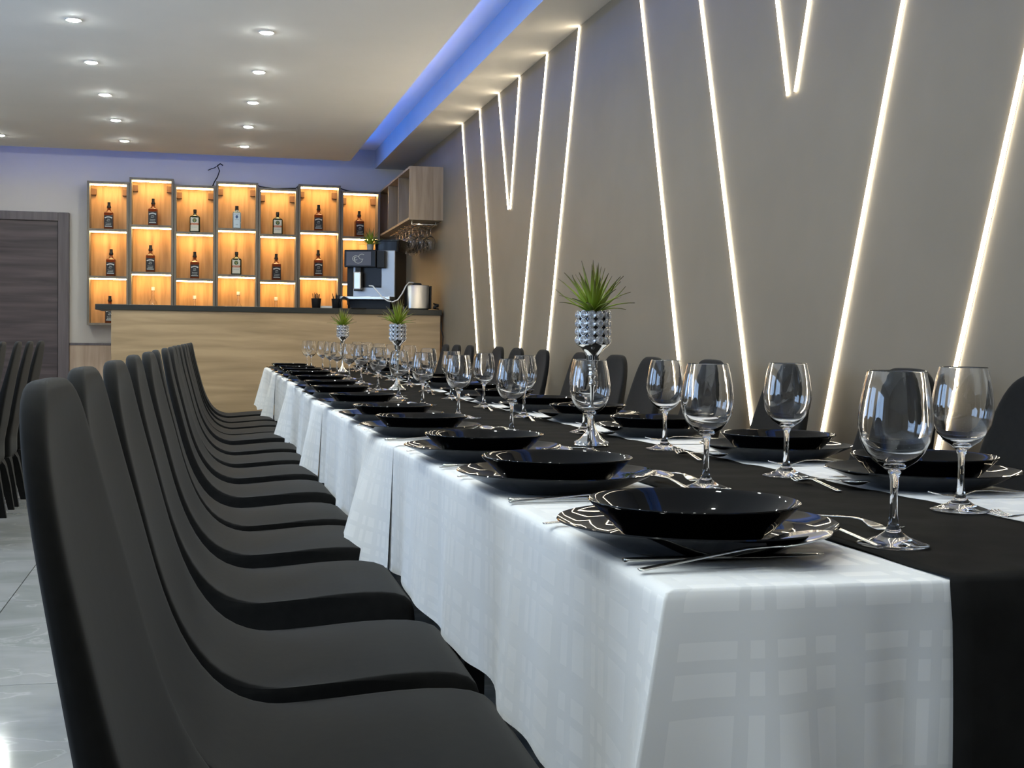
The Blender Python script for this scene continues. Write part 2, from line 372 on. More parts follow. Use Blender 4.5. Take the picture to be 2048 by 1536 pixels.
# cables on top of the shelves
cb = MB().tube([(0.04, SY + 0.14, 2.352), (0.06, SY + 0.13, 2.40), (0.085, SY + 0.12, 2.44), (0.105, SY + 0.12, 2.50), (0.085, SY + 0.12, 2.545), (0.06, SY + 0.12, 2.525)], 0.005)
cb.tube([(0.085, SY + 0.12, 2.545), (0.11, SY + 0.12, 2.565), (0.135, SY + 0.12, 2.55)], 0.006).tube([(0.06, SY + 0.12, 2.525), (0.03, SY + 0.12, 2.515), (0.0, SY + 0.12, 2.50)], 0.004)
tag(cb.build('loose_cable', 'blackp', smooth=True), 'loose black cable sticking up above the shelves', 'cable')
cb = MB().tube([(0.44, SY + 0.15, 2.395), (0.47, SY + 0.16, 2.375), (0.6, SY + 0.17, 2.362), (0.8, SY + 0.16, 2.372), (0.83, SY + 0.16, 2.40)], 0.005)
cb.tube([(0.83, SY + 0.16, 2.40), (1.0, SY + 0.16, 2.402), (1.19, SY + 0.16, 2.398), (1.25, SY + 0.16, 2.375), (1.36, SY + 0.16, 2.356)], 0.005)
tag(cb.build('shelf_cable', 'blackp', smooth=True), 'black cable running along the tops of the right shelf columns', 'cable')

# bottles -------------------------------------------------------------------
def rsq(hx, hy, r, z, n=4):
    out = []
    for (sx, sy, a0) in ((1, 1, 0), (-1, 1, PI / 2), (-1, -1, PI), (1, -1, 1.5 * PI)):
        for k in range(n):
            a = a0 + (PI / 2) * k / (n - 1); out.append((sx * (hx - r) + r * math.cos(a), sy * (hy - r) + r * math.sin(a), z))
    return out
def whiskey():
    o = empty('whiskey_bottle'); tag(o, 'x', 'bottle', 'square amber whiskey bottles on the shelves')
    a = 0.040
    rr = [rsq(a - .002, a - .002, .008, 0), rsq(a, a, .008, .004), rsq(a, a, .008, .148), rsq(a - .004, a - .004, .010, .156), rsq(.024, .024, .020, .166), rsq(.0155, .0155, .0153, .178), rsq(.0145, .0145, .0143, .20)]
    MB().rings(rr).build('bottle_body', 'whiskey', o, smooth=True, sharp=50)
    MB().lathe([(0, .196), (.0175, .196), (.0195, .200), (.0185, .207), (.0155, .215), (.0135, .222), (.0135, .247), (0, .248)], 16).build('cap', 'blackp', o, smooth=True, sharp=40)
    lb = MB().box(-.037, .037, -.0412, -.040, .018, .128).build('label', 'lblack', o)
    arc = MB(); n = 10; r0, r1, cz = .052, .062, .055
    pts = [(math.radians(57 + 66 * k / n)) for k in range(n + 1)]
    vs = []
    for t in pts: vs += [(r0 * math.cos(t), -.0416, cz + r0 * math.sin(t)), (r1 * math.cos(t), -.0416, cz + r1 * math.sin(t))]
    arc.add(vs, [(2 * k, 2 * k + 2, 2 * k + 3, 2 * k + 1) for k in range(n)]).build('name_banner', 'lwhite', lb)
    text_part("JACK DANIEL'S", .0078, 'lblack', lb, (0, -.0419, .1115))
    text_part("Old\nNo.7", .014, 'lwhite', lb, (0, -.0416, .083))
    text_part("Tennessee", .0115, 'lwhite', lb, (0, -.0416, .056))
    text_part("WHISKEY", .0115, 'lwhite', lb, (0, -.0416, .042))
    MB().box(-.030, .030, -.0416, -.0412, .026, .031).build('label_line', 'lwhite', lb)
    return o
def herbal():
    o = empty('herbal_liqueur_bottle'); tag(o, 'x', 'bottle', 'flat dark green liqueur bottles on the shelves')
    rr = [rsq(.044, .028, .012, 0), rsq(.046, .030, .014, .005), rsq(.046, .030, .014, .138), rsq(.043, .028, .016, .148), rsq(.032, .024, .018, .156), rsq(.016, .016, .0155, .163), rsq(.0135, .0135, .0133, .172), rsq(.0125, .0125, .0123, .19)]
    MB().rings(rr).build('bottle_body', 'herb', o, smooth=True, sharp=50)
    MB().lathe([(0, .184), (.0155, .184), (.0155, .211), (.014, .213), (0, .213)], 16).build('cap', 'blackp', o, smooth=True, sharp=40)
    lb = MB().box(-.036, .036, -.0312, -.030, .014, .138).build('label', 'lcream', o)
    e = MB().lathe([(0, 0), (.019, 0), (.019, .0006), (0, .0006)], 24).build('emblem', 'lgreen', lb); e.rotation_euler = (PI / 2, 0, 0); e.location = (0, -.0312, .112)
    st = MB()   # stag head with a cross between antlers
    Y = -.0322
    def pl(pts): st.add([(a, Y, .112 + b) for a, b in pts], [tuple(range(len(pts)))])
    pl([(-.003, -.012), (.003, -.012), (.004, -.003), (-.004, -.003)])
    for s in (-1, 1):
        pl([(s * .003, -.003), (s * .011, .003), (s * .0125, .010), (s * .0105, .010), (s * .009, .004), (s * .002, -.001)])
    pl([(-.001, 0), (.001, 0), (.001, .013), (-.001, .013)]); pl([(-.004, .007), (.004, .007), (.004, .009), (-.004, .009)])
    st.build('stag_mark', 'lgold', lb)
    MB().box(-.0365, .0365, -.0318, -.0312, .070, .086).build('name_band', 'lorange', lb)
    text_part("J\u00e4germeister", .0125, 'lcream', lb, (0, -.0322, .078), squash=.9)
    text_part("KR\u00c4UTERLIK\u00d6R", .007, 'lgreen', lb, (0, -.0316, .050))
    ln = MB()
    for s in (-1, 1): ln.box(s * .033 - .0006, s * .033 + .0006, -.0316, -.0312, .018, .134)
    ln.box(-.033, .033, -.0316, -.0312, .018, .0192).build('label_border', 'lgold', lb)
    return o
def ginb():
    o = empty('gin_bottle'); tag(o, 'pale blue square gin bottle in the middle shelf column', 'bottle')
    rr = [rsq(.036, .034, .006, 0), rsq(.038, .036, .006, .004), rsq(.039, .037, .006, .145), rsq(.034, .033, .010, .156), rsq(.018, .018, .016, .170), rsq(.0145, .0145, .0143, .18)]
    MB().rings(rr).build('bottle_body', 'gin', o, smooth=True, sharp=50)
    MB().lathe([(0, .178), (.017, .178), (.017, .187), (.0155, .19), (.0155, .214), (0, .215)], 16).build('cap', 'blackp', o, smooth=True, sharp=40)
    lb = MB().box(-.029, .029, -.0386, -.0376, .012, .146).build('label', 'lsky', o)
    text_part("BOMBAY", .0105, 'lblue', lb, (0, -.0389, .134))
    text_part("SAPPHIRE", .009, 'lblue', lb, (0, -.0389, .086))
    text_part("GIN", .012, 'lblue', lb, (0, -.0389, .040))
    e = MB().lathe([(0, 0), (.013, 0), (.013, .0005), (0, .0005)], 20).build('emblem', 'lblue', lb); e.rotation_euler = (PI / 2, 0, 0); e.location = (0, -.0387, .112)
    e.scale = (.9, 1.2, 1)
    return o
def vodka():
    o = empty('clear_bottle'); tag(o, 'x', 'bottle', 'tall clear bottles on the bottom shelves')
    pr = [(.030, 0), (.036, .003), (.037, .012), (.037, .115), (.033, .135), (.020, .155), (.0135, .172), (.0125, .235), (.0145, .238), (.0145, .246), (.011, .247), (.010, .235), (.011, .172), (.018, .153), (.030, .135), (.0345, .115), (.0345, .014), (.0, .010)]
    MB().lathe([(0, 0)] + pr, 24).build('bottle_body', 'glass', o, smooth=True, sharp=60)
    MB().lathe([(0, .238), (.0155, .238), (.0155, .266), (.014, .268), (0, .268)], 16).build('cap', 'lcream', o, smooth=True, sharp=40)
    lb = MB(); lb.grid([[(.0374 * math.sin(t), -.0374 * math.cos(t), z) for t in [(-.6 + 1.2 * k / 6) for k in range(7)]] for z in (.04, .085)])
    lb.build('label', 'gin', o, smooth=True)
    return o
PROTO = {}
MAKE = {'w': whiskey, 'h': herbal, 'g': ginb, 'v': vodka}
ROWN = ['bottom', 'middle', 'top']
BN = {'w': 'square amber whiskey bottle with black label', 'h': 'flat dark green liqueur bottle with cream label', 'v': 'tall clear glass bottle'}
# unit, row, kind, x offset from unit centre
for (ui, row, k, dx) in [(0, 2, 'w', -.0), (0, 1, 'w', .02), (0, 0, 'w', .01), (1, 2, 'w', .01), (1, 1, 'w', -.012), (1, 0, 'v', .012), (2, 2, 'h', .0), (2, 1, 'w', .0), (2, 0, 'v', .0),
                         (3, 2, 'g', .0), (3, 1, 'h', .0), (3, 0, 'v', .018), (4, 2, 'h', .0), (4, 1, 'w', -.01), (4, 0, 'v', -.01), (5, 2, 'w', .0), (5, 1, 'w', .0), (6, 2, 'w', -.0)]:
    if k not in PROTO: PROTO[k] = MAKE[k](); o = PROTO[k]
    else: o = copy_tree(PROTO[k])
    x0, x1, _ = units[ui]
    o.location = ((x0 + x1) / 2 + dx, YB - 0.10, FLOORS[ui][row] + .0005); o.rotation_euler = (0, 0, random.uniform(-.12, .12))
    if k in BN: o['label'] = '%s, %s niche, %s shelf column from left' % (BN[k], ROWN[row], ORD[ui])
    if k == 'g': o['label'] = 'pale blue square gin bottle, top niche of the fourth shelf column'
tr = MB().box(-.11, .11, -.05, .05, 0, .02).build('white_tray', 'white', bevel=.004)
tr.location = (units[1][0] + .16, YB - .10, 0); tag(tr, 'flat white box under the clear bottle, second shelf column', 'box')
tr.location.z = FLOORS[1][0] + .0005
for o in COL.objects:
    if o.get('label', '').startswith('tall clear glass bottle, bottom niche, second'): o.location.z += .021
# wall behind bar: tall cabinet on right wall with hanging glasses ----------------
wc = empty('wall_cabinet', (XR, 11.35, 1.94)); tag(wc, 'open fronted wooden wall cabinet with three niches above hanging glasses', 'cabinet')
CW, CL, CH, t = 0.275, 1.0, 0.43, 0.018
CY0 = 10.42 - 11.35
MB().box(-CW, 0, CY0, CY0 + t, 0, CH).build('end_board', 'oak_g', wc)
MB().box(-CW, 0, CL - t, CL, 0, CH).build('end_board', 'oak_g', wc)
MB().box(-CW, 0, CY0 + t, CL - t, 0, t).build('bottom_board', 'oak_g', wc)
MB().box(-CW, 0, CY0 + t, CL - t, CH - t, CH).build('top_board', 'oak_g', wc)
MB().box(-0.012, 0, CY0 + t, CL - t, t, CH - t).build('back_board', 'oak_g', wc)
for q in (1, 2):
    yy = CY0 + (CL - CY0) * q / 3
    MB().box(-CW + .002, -.012, yy - t / 2, yy + t / 2, t, CH - t).build('divider', 'oak_g', wc)
rk = empty('glass_rack', (XR - .14, 11.2, 1.94)); tag(rk, 'chrome rail rack for hanging glasses under the wall cabinet', 'rack')
for q, xx in enumerate((-.10, -.062, -.018, .020, .062, .10)):
    MB().box(xx - .003, xx + .003, -.70, .6, -.034, -.029).build('rail', 'chrome', rk)
for yy in (-.68, .0, .58):
    MB().box(-.10, .10, yy - .003, yy + .003, -.029, -.024).box(-.10, -.095, yy - .003, yy + .003, -.024, 0).box(.095, .10, yy - .003, yy + .003, -.024, 0).build('hanger', 'chrome', rk)

# ------------------------------------------------------------------ coffee machine and things on the bar
cm = empty('coffee_machine', (1.345, YBAR + .33, ZT), math.radians(-24)); tag(cm, 'black and silver coffee machine with a touch screen on the bar', 'coffee machine')
Wm, Dm, Hm = .20, .20, .47
MB().box(-Wm, Wm, -.12, Dm, .035, Hm).build('housing', 'blackp', cm, bevel=.008)
fp = MB().box(-Wm + .05, Wm, -.150, -.121, .10, Hm + .005); fp.build('front_plate', 'machsteel', cm, bevel=.004)
MB().box(-Wm, -Wm + .05, -.150, -.121, .035, Hm).build('front_trim', 'blackp', cm, bevel=.004)
MB().box(-Wm - .005, .06, -.215, -.151, .335, .475).build('display_head', 'darkgl', cm, bevel=.006)
sc_ = MB().box(-Wm + .015, .02, -.2185, -.2155, .35, .46).build('display', 'screen', cm)
pic = MB(); n = 14   # picture of a rose on the touch screen
for (px, pz, r, a0) in ((-.105, .405, .030, 0.3), (-.105, .405, .017, 1.2), (-.055, .42, .028, .8), (-.085, .395, .036, 2.0)):
    vs = []
    for k in range(n + 1):
        a = a0 + 4.4 * k / n; vs += [(px + r * math.cos(a), -.2192, pz + r * .8 * math.sin(a)), (px + (r - .004) * math.cos(a), -.2192, pz + (r - .004) * .8 * math.sin(a))]
    pic.add(vs, [(2 * k, 2 * k + 2, 2 * k + 3, 2 * k + 1) for k in range(n)])
pic.build('rose_picture', 'scrpic', sc_)
MB().box(.06, .13, -.20, -.151, .33, .47).build('brew_cover', 'blackp', cm, bevel=.006)
MB().box(-.07, .09, -.1535, -.1505, .175, .335).build('brew_recess', 'darkgl', cm)
sp_ = MB().box(-.125, -.06, -.225, -.165, .155, .30).build('spout', 'brushed', cm, bevel=.01)
MB().box(-.12, -.065, -.22, -.17, .145, .155).build('nozzle', 'blackp', sp_)
MB().box(-.115, -.07, -.2, -.17, .30, .335).build('spout_neck', 'blackp', sp_)
MB().box(-Wm - .05, Wm + .0, -.29, -.121, .075, .10).build('drip_tray', 'brushed', cm, bevel=.004)
MB().box(-Wm + .03, Wm - .02, -.20, -.121, 0.0, .075).build('base', 'blackp', cm, bevel=.004)
MB().box(-Wm + .02, Wm - .02, -.10, Dm - .02, 0.0, .035).build('foot', 'blackp', cm)
hp = MB().rings([rsq(.10, .11, .02, Hm), rsq(.105, .115, .02, Hm + .085), rsq(.112, .122, .02, Hm + .087), rsq(.112, .122, .02, Hm + .098)]).build('bean_hopper', 'darkgl', cm, smooth=True, sharp=40)
hp.location = (.10, .07, 0)
mc = empty('milk_cooler', (1.655, YBAR + .16, ZT)); tag(mc, 'silver milk cooler with black lid beside the coffee machine', 'milk cooler')
MB().rings([rsq(.080, .09, .03, .006), rsq(.092, .10, .035, .012), rsq(.094, .10, .035, .185), rsq(.088, .095, .035, .198), rsq(.08, .09, .03, .2)]).build('body', 'brushed', mc, smooth=True, sharp=40)
MB().box(.0945, .108, -.08, .1, 0.01, .195).build('side_panel', 'blackp', mc, bevel=.004)
MB().rings([rsq(.085, .09, .03, 0), rsq(.085, .09, .03, .0065)]).build('base', 'blackp', mc)
MB().lathe([(0, .2), (.038, .2), (.038, .212), (.03, .218), (0, .218)], 20).build('lid', 'blackp', mc, smooth=True, sharp=40)
hs = [(1.26, 10.40, 1.40), (1.285, 10.36, 1.395), (1.315, 10.33, 1.355), (1.35, 10.30, 1.31), (1.39, 10.27, 1.278), (1.43, 10.25, 1.27), (1.47, 10.25, 1.287), (1.51, 10.28, 1.34), (1.545, 10.33, 1.40), (1.58, 10.40, 1.432), (1.615, 10.44, 1.434), (1.645, 10.46, 1.428)]
tag(MB().tube(hs, .0055).build('milk_hose', 'pvc', smooth=True), 'grey milk hose curving from coffee machine to milk cooler', 'hose')
# little potted plant on top of the machine: built with the leaf helper below

def straw_cup(x, y, label):
    o = empty('straw_cup', (x, y, ZT)); tag(o, label, 'cup', 'black cups of straws on the bar')
    MB().lathe([(0, 0), (.030, 0), (.033, .004), (.040, .078), (.037, .078), (.031, .008), (0, .006)], 20).build('cup', 'blackp', o, smooth=True, sharp=40)
    for k in range(14):
        a = random.uniform(0, 2 * PI); r = random.uniform(.004, .026); z1 = random.uniform(.095, .125); l = random.uniform(1.1, 1.45)
        MB().tube([(r * .8 * math.cos(a), r * .8 * math.sin(a), .01), (r * l * math.cos(a), r * l * math.sin(a), z1)], .0028, 6).build('straw', 'blackp', o)
straw_cup(.845, 10.45, 'black cup of straws nearest the whiskey shelf, left of two')
straw_cup(1.005, 10.45, 'black cup of straws nearest the coffee machine, right of two')
tp = MB(); tp.tube([(1.035, 10.41, ZT), (1.03, 10.41, ZT + .045), (1.038, 10.41, ZT + .075), (1.06, 10.41, ZT + .09), (1.085, 10.41, ZT + .078), (1.098, 10.41, ZT + .045), (1.10, 10.41, ZT)], [.008, .008, .009, .010, .009, .008, .008], 10)
tag(tp.build('curved_handle', 'blackp', smooth=True), 'black curved handle standing on the bar before the coffee machine', 'handle')
nb = MB().box(-.055, .055, -.05, .05, 0, .02).build('napkin_stack', 'white', bevel=.003); nb.location = (.92, 10.52, ZT); tag(nb, 'white napkin stack between the two straw cups', 'napkins')
pad = MB().rings([rsq(.06, .05, .01, 0), rsq(.06, .05, .01, .006)]).build('black_tray', 'blackp'); pad.location = (1.165, 10.12 + .2, ZT); tag(pad, 'small flat black tray on the bar under the drip tray', 'tray')
cl_ = MB()
for k in range(5):
    a = k * 1.3; cl_.tube([(1.79 + .02 * math.cos(a + q * .7) * (1 - .03 * k), 10.33 + .03 * math.sin(a + q * .7), ZT + .008 + .008 * k + .002 * q) for q in range(7)], .006, 6)
tag(cl_.build('coiled_cord', 'blackp', smooth=True), 'coiled dark cord piled at the right end of the bar', 'cord')

# ------------------------------------------------------------------ the long table
X0, X1, Y0, Y1 = 0.405, 1.250, 1.10, 9.45
ZK = [(0, .750), (1.6, .750), (1.9, .746), (2.5, .741), (3.2, .732), (5.2, .732), (5.7, .739), (6.1, .747), (6.9, .750), (8.0, .755), (9.0, .760), (20, .760)]
def ztab(y):
    for (a, za), (b, zb) in zip(ZK, ZK[1:]):
        if a <= y <= b:
            t = (y - a) / (b - a); t = t * t * (3 - 2 * t); return za + (zb - za) * t
    return .75
TBD = [1.13, 2.80, 4.55, 6.20, 7.80, 9.42]
for i in range(5):
    a, b = TBD[i] + .004, TBD[i + 1] - .004
    z = min(ztab(a + (b - a) * k / 20) for k in range(21)) - .003
    o = empty('banquet_table', ((X0 + X1) / 2, (a + b) / 2, 0)); tag(o, 'cloth covered banquet table with black legs, %s from the camera' % ORD[i], 'table', 'tables of the long row')
    hx, hy = (X1 - X0) / 2 - .006, (b - a) / 2
    MB().box(-hx, hx, -hy, hy, z - .028, z).build('table_top', 'blackp', o)
    MB().box(-hx + .06, hx - .06, -hy + .06, hy - .06, z - .09, z - .028).build('apron', 'blackp', o)
    for sx in (-1, 1):
        for sy in (-1, 1):
            px, py = sx * (hx - .15), sy * (hy - .07); MB().box(px - .022, px + .022, py - .022, py + .022, 0, z - .028).build('leg', 'blackp', o)
def tri(t): return max(0.0, 1 - abs(t))
def cloth(i, a, b, front, back, corners):
    lift = .0012 + (.0012 if i % 2 else 0)
    mb = MB(); UV = []
    ny = int((b - a) / .025)
    ys = [a + (b - a) * k / ny for k in range(ny + 1)]
    if front: ys[1:1] = [a + .003, a + .009]
    if back: ys[-1:-1] = [b - .009, b - .003]
    ph = i * 1.7
    def D(y):
        d_ = .272 + .005 * math.sin(y * 9 + ph) + .003 * math.sin(y * 23 + ph)
        for (yc, wd, dp, fl_) in corners: d_ += dp * tri((y - yc) / wd)
        return d_
    def drop(side):
        xe = X0 if side < 0 else X1; rows = []; uvr = []
        nv = 14
        for y in ys:
            r = []; ur = []
            dd = D(y); z0 = ztab(y) + lift
            for k in range(nv + 1):
                if k == 0: ox, oz = -.006, 0
                else: ox = .004 * min(1, k / 2); oz = dd * (k / nv) ** 1.7
                s_ = oz
                wv = .10 * s_ * math.sin(y * 10 + ph + 2 * math.sin(y * 3)) + .05 * s_ * math.sin(y * 27 + ph)
                out = ox + .03 * s_ + .30 * wv; mm = .004 * min(1, k / 2)
                for (yc, wd, dp, fl_) in corners: out += fl_ * s_ * tri((y - yc) / wd) ** 1.3 + .25 * fl_ * s_ * math.sin(min(PI, max(0, (y - yc) / wd * PI * .8)))
                yy = y
                if front:
                    t = (y - a) / .16
                    if t < 1: wgt = (1 - t) ** 2; out = out * (1 - wgt) + (ox + .26 * s_) * wgt; yy -= (.26 * s_ + mm) * wgt
                if back:
                    t = (b - y) / .16
                    if t < 1: wgt = (1 - t) ** 2; out = out * (1 - wgt) + (ox + .26 * s_) * wgt; yy += (.26 * s_ + mm) * wgt
                r.append((xe + side * out, yy, z0 - oz)); ur.append((y, (xe + side * s_)))
            rows.append(r); uvr.append(ur)
        mb.grid(rows, flip=(side < 0)); UV.extend([q for r in uvr for q in r])
    drop(-1); drop(1)
    xs = [X0 + .006 + (X1 - X0 - .012) * k / 40 for k in range(41)]
    xs[1:1] = [xs[0] + .003, xs[0] + .009]; xs[-1:-1] = [xs[-1] - .009, xs[-1] - .003]
    mb.grid([[(x_, y, ztab(y) + lift) for x_ in xs] for y in ys]); UV.extend([(y, x_) for y in ys for x_ in xs])
    def endd(ye, sg):
        rows = []; xx = xs
        for x_ in xx:
            r = []
            for k in range(15):
                dd = D(ye)
                if k == 0: ox, oz = 0.0, 0
                else: ox = .004 * min(1, k / 2); oz = dd * (k / 14) ** 1.7
                s_ = oz; wv = .55 * s_ * math.sin((x_ - X0 - .12 * s_) * 21 - .4) ** 3 * (1 if x_ < X0 + .24 else .3)
                tl, tr_ = (x_ - X0 - .006) / .16, (X1 - .006 - x_) / .16
                out = ox + .02 * s_ + .3 * wv; px = x_
                for t, sd in ((tl, -1), (tr_, 1)):
                    if t < 1:
                        wg = (1 - t) ** 2
                        if k > 0: out = out * (1 - wg) + (ox + .26 * s_) * wg; px += sd * (.26 * s_ + ox + .006) * wg
                r.append((px, ye + sg * out, ztab(ye) + lift - oz))
            rows.append(r)
        mb.grid(rows, flip=(sg > 0)); UV.extend([(ye + sg * .27 * (k / 14) ** 1.7, x_) for x_ in xx for k in range(15)])
    if front: endd(a, -1)
    if back: endd(b, 1)
    o = mb.build('tablecloth', 'cloth', smooth=True)
    uvl = o.data.uv_layers.new(name='UVMap')
    for lp in o.data.loops: uvl.data[lp.index].uv = UV[lp.vertex_index]
    md = o.modifiers.new('weld', 'WELD'); md.merge_threshold = .0008
    return o
CL_ = [(1.10, 2.86, True, False, []), (2.84, 4.66, False, False, [(3.14, .27, .17, .27)]), (4.64, 6.30, False, False, [(4.96, .26, .15, .25)]),
       (6.28, 7.90, False, False, [(6.56, .24, .11, .26)]), (7.88, 9.45, False, True, [(8.15, .22, .08, .28), (9.3, .2, .02, .15)])]
for i, (a, b, f_, bk, cs) in enumerate(CL_):
    tag(cloth(i, a, b, f_, bk, cs), 'white damask tablecloth with hanging edge, %s from the camera' % ORD[i], 'tablecloth', 'white tablecloths of the long table')
# runner
RX0, RX1 = 0.685, 1.000
mb = MB(); rows = []
nx = 14
def rz(x_, y): return ztab(y) + .0042 + .0012 * math.sin(y * 31 + 6 * math.sin(x_ * 9)) * math.sin(x_ * 14 + y * 3) + .0005 * math.sin(y * 53 + x_ * 8)
for k in range(14, 0, -1):
    d_ = .52 * (k / 14); rows.append([(RX0 + (RX1 - RX0) * j / nx + .004 * math.sin(d_ * 14) * (1 if j < nx / 2 else -1) * abs(j - nx / 2) / nx, Y0 - .0095 - .03 * d_ - .006 * math.sin(j * 1.1 + 1) * min(1, d_ * 4) ** 2 * 0.6, ztab(Y0) + .0005 - d_) for j in range(nx + 1)])
rows.append([(RX0 + (RX1 - RX0) * j / nx, Y0 - .0062, ztab(Y0) - .0005) for j in range(nx + 1)])
ny = 330
for k in range(ny + 1):
    y = Y0 - .002 + (Y1 - Y0 + .0) * k / ny; rows.append([(RX0 + (RX1 - RX0) * j / nx + .004 * math.sin(y * 2.3), y, rz(RX0 + (RX1 - RX0) * j / nx, y)) for j in range(nx + 1)])
mb.grid(rows)
tag(mb.build('table_runner', 'runner', smooth=True, solid=.0012), 'black runner down the middle of the long white table', 'table runner')

# ------------------------------------------------------------------ chairs in black stretch covers
def make_chair():
    o = empty('covered_chair'); tag(o, 'x', 'chair')
    F = [(.250, .23, -.190, .23), (.256, .30, -.188, .30), (.262, .40, -.187, .38), (.262, .455, -.190, .40), (.248, .480, -.194, .42), (.20, .490, -.197, .44), (.13, .489, -.199, .45), (.06, .482, -.201, .46), (0.0, .475, -.203, .47),
         (-.05, .474, -.206, .485), (-.095, .488, -.209, .50), (-.128, .512, -.213, .525), (-.158, .552, -.218, .56), (-.182, .602, -.226, .605), (-.203, .665, -.237, .665), (-.222, .74, -.251, .74), (-.238, .80, -.263, .80),
         (-.250, .85, -.273, .85), (-.258, .89, -.280, .89), (-.262, .915, -.285, .915), (-.266, .930, -.287, .930), (-.270, .937, -.284, .937)]
    H = [(.33, .188), (.45, .190), (.6, .190), (.70, .187), (.78, .178), (.85, .160), (.89, .140), (.915, .116), (.930, .088), (.937, .06)]
    def hw(z):
        if z <= H[0][0]: return H[0][1]
        for (a, wa), (b, wb) in zip(H, H[1:]):
            if z <= b: return wa + (wb - wa) * (z - a) / (b - a)
        return H[-1][1]
    rings = []
    for i, (xf, zf, xb, zb) in enumerate(F):
        wf, wb = hw(zf), hw(zb); 
        if 3 <= i <= 10: wf -= .003
        if i == 4: wf -= .005
        r = min(.006, abs(xf - xb) * .3); dx, dz = (xb - xf), (zb - zf); L = math.hypot(dx, dz); ux, uz = dx / L, dz / L
        cv = .008 if i > 10 else (-.006 if 4 < i < 10 else 0)     # hollow back, domed seat
        if i >= len(F) - 3: cv = 0
        nxv, nzv = (ux * cv, 0) if i > 10 else (0, -cv)
        ring = [(xf + ux * r, wf, zf + uz * r), (xf, wf - r, zf), (xf, wf - 3 * r, zf), (xf + nxv * .7, wf * .5, zf + nzv * .7), (xf + nxv, 0, zf + nzv), (xf + nxv * .7, -wf * .5, zf + nzv * .7), (xf, -wf + 3 * r, zf), (xf, -wf + r, zf), (xf + ux * r, -wf, zf + uz * r),
                (xb - ux * r, -wb, zb - uz * r), (xb, -wb + r, zb), (xb, 0, zb), (xb, wb - r, zb), (xb - ux * r, wb, zb - uz * r)]
        rings.append(ring)
    MB().rings(rings).build('seat_and_back_cover', 'cover', o, smooth=True, sharp=70, subd=1)
    for (x_, s) in ((.225, 1), (.225, -1), (-.165, 1), (-.165, -1)):
        fx = .03 if x_ > 0 else -.055
        rr = []
        for (t, hs_) in ((0, .016), (.25, .019), (.5, .023), (.75, .030), (.9, .040), (1.0, .062)):
            cx = x_ + fx * (1 - t) - (math.copysign(1, x_) * (hs_ - .024) if t > .6 else 0); cy = s * (.160 + .012 * (1 - t) - (hs_ - .024 if t > .6 else 0))
            if t == 1.0: cx -= math.copysign(.006, x_)
            rr.append([(cx - hs_, cy - hs_, .28 * t), (cx + hs_, cy - hs_, .28 * t), (cx + hs_, cy + hs_, .28 * t), (cx - hs_, cy + hs_, .28 * t)])
        MB().rings(rr).build('leg_cover', 'cover', o, smooth=True, sharp=60)
    return o
ch = make_chair()
LY = [1.14, 1.58, 2.03, 2.64, 3.19, 3.66, 4.29, 4.85, 5.39, 5.93, 6.56, 6.99, 7.50, 8.00, 8.56]
LX = [.145, .135, .14, .135, .14, .14, .145, .15, .15, .155, .16, .165, .17, .17, .175]
for k, (y, x_) in enumerate(zip(LY, LX)):
    o = ch if k == 0 else copy_tree(ch)
    o.location = (x_, y + .014, 0); o.rotation_euler = (0, 0, random.uniform(-.03, .03)); o['group'] = 'covered chairs on the left side of the long table'
    o['label'] = 'black covered chair on the left of the long table, %s from the camera' % ORD[k]
RY = [2.36, 2.925, 3.588, 4.214, 4.825, 5.268, 5.817, 6.517, 7.077, 7.567, 8.437, 8.90, 9.33]
for k, y in enumerate(RY):
    o = copy_tree(ch); o.location = (1.42, y, 0); o.rotation_euler = (0, 0, PI + random.uniform(-.03, .03)); o.scale = (1, 1, .981 + .026 * min(1, max(0, (y - 5) / 3)))
    o['group'] = 'covered chairs on the right side of the long table'; o['label'] = 'black covered chair by the lit right wall, %s from the camera' % ORD[k]
for k, y in enumerate([6.42, 6.90, 7.47, 7.95, 8.47]):
    o = copy_tree(ch); o.location = (-1.27, y, 0); o.rotation_euler = (0, 0, PI + random.uniform(-.03, .03))
    o['group'] = 'covered chairs in front of the door'; o['label'] = 'black covered chair in the row before the door, %s from the camera' % ORD[k]

# ------------------------------------------------------------------ tableware prototypes
def t_plate():
    return MB().lathe([(0, .003), (.088, .003), (.092, 0), (.096, .002), (.112, .009), (.150, .0262), (.1525, .0275), (.1515, .0290), (.146, .0268), (.134, .0205), (.126, .0185), (.110, .0135), (.100, .0095), (.092, .0085), (0, .008)], 56).build('charger_plate', 'ceramic', smooth=True, sharp=65)
def t_bowl():
    return MB().lathe([(0, .002), (.060, .002), (.064, 0), (.070, .001), (.080, .0055), (.0965, .0215), (.1125, .0372), (.1150, .0398), (.1152, .0408), (.1142, .0416), (.1118, .0402), (.108, .0365), (.092, .0215), (.076, .0095), (.066, .007), (0, .006)], 56).build('soup_bowl', 'ceramic', smooth=True, sharp=65)
def t_glass():
    out = [(0, .0004), (.030, .0), (.0385, .0), (.0395, .0008), (.0388, .0018), (.030, .0042), (.018, .0085), (.010, .014), (.0062, .021), (.0045, .033), (.0040, .055), (.0046, .072), (.0075, .081), (.014, .086), (.0235, .0925), (.0315, .102), (.0375, .115), (.0402, .130), (.0400, .142), (.0380, .158), (.0348, .176), (.0322, .1866), (.0314, .1897), (.0312, .1905)]
    inn = [(.0308, .1910), (.0303, .1905), (.0305, .1897), (.0313, .1866), (.0339, .176), (.0371, .158), (.0391, .142), (.0393, .130), (.0366, .1153), (.0305, .1030), (.0224, .0943), (.0120, .0893), (.004, .0880), (0, .0877)]
    return MB().lathe(out + inn, 40).build('wine_glass', 'glass', smooth=True)
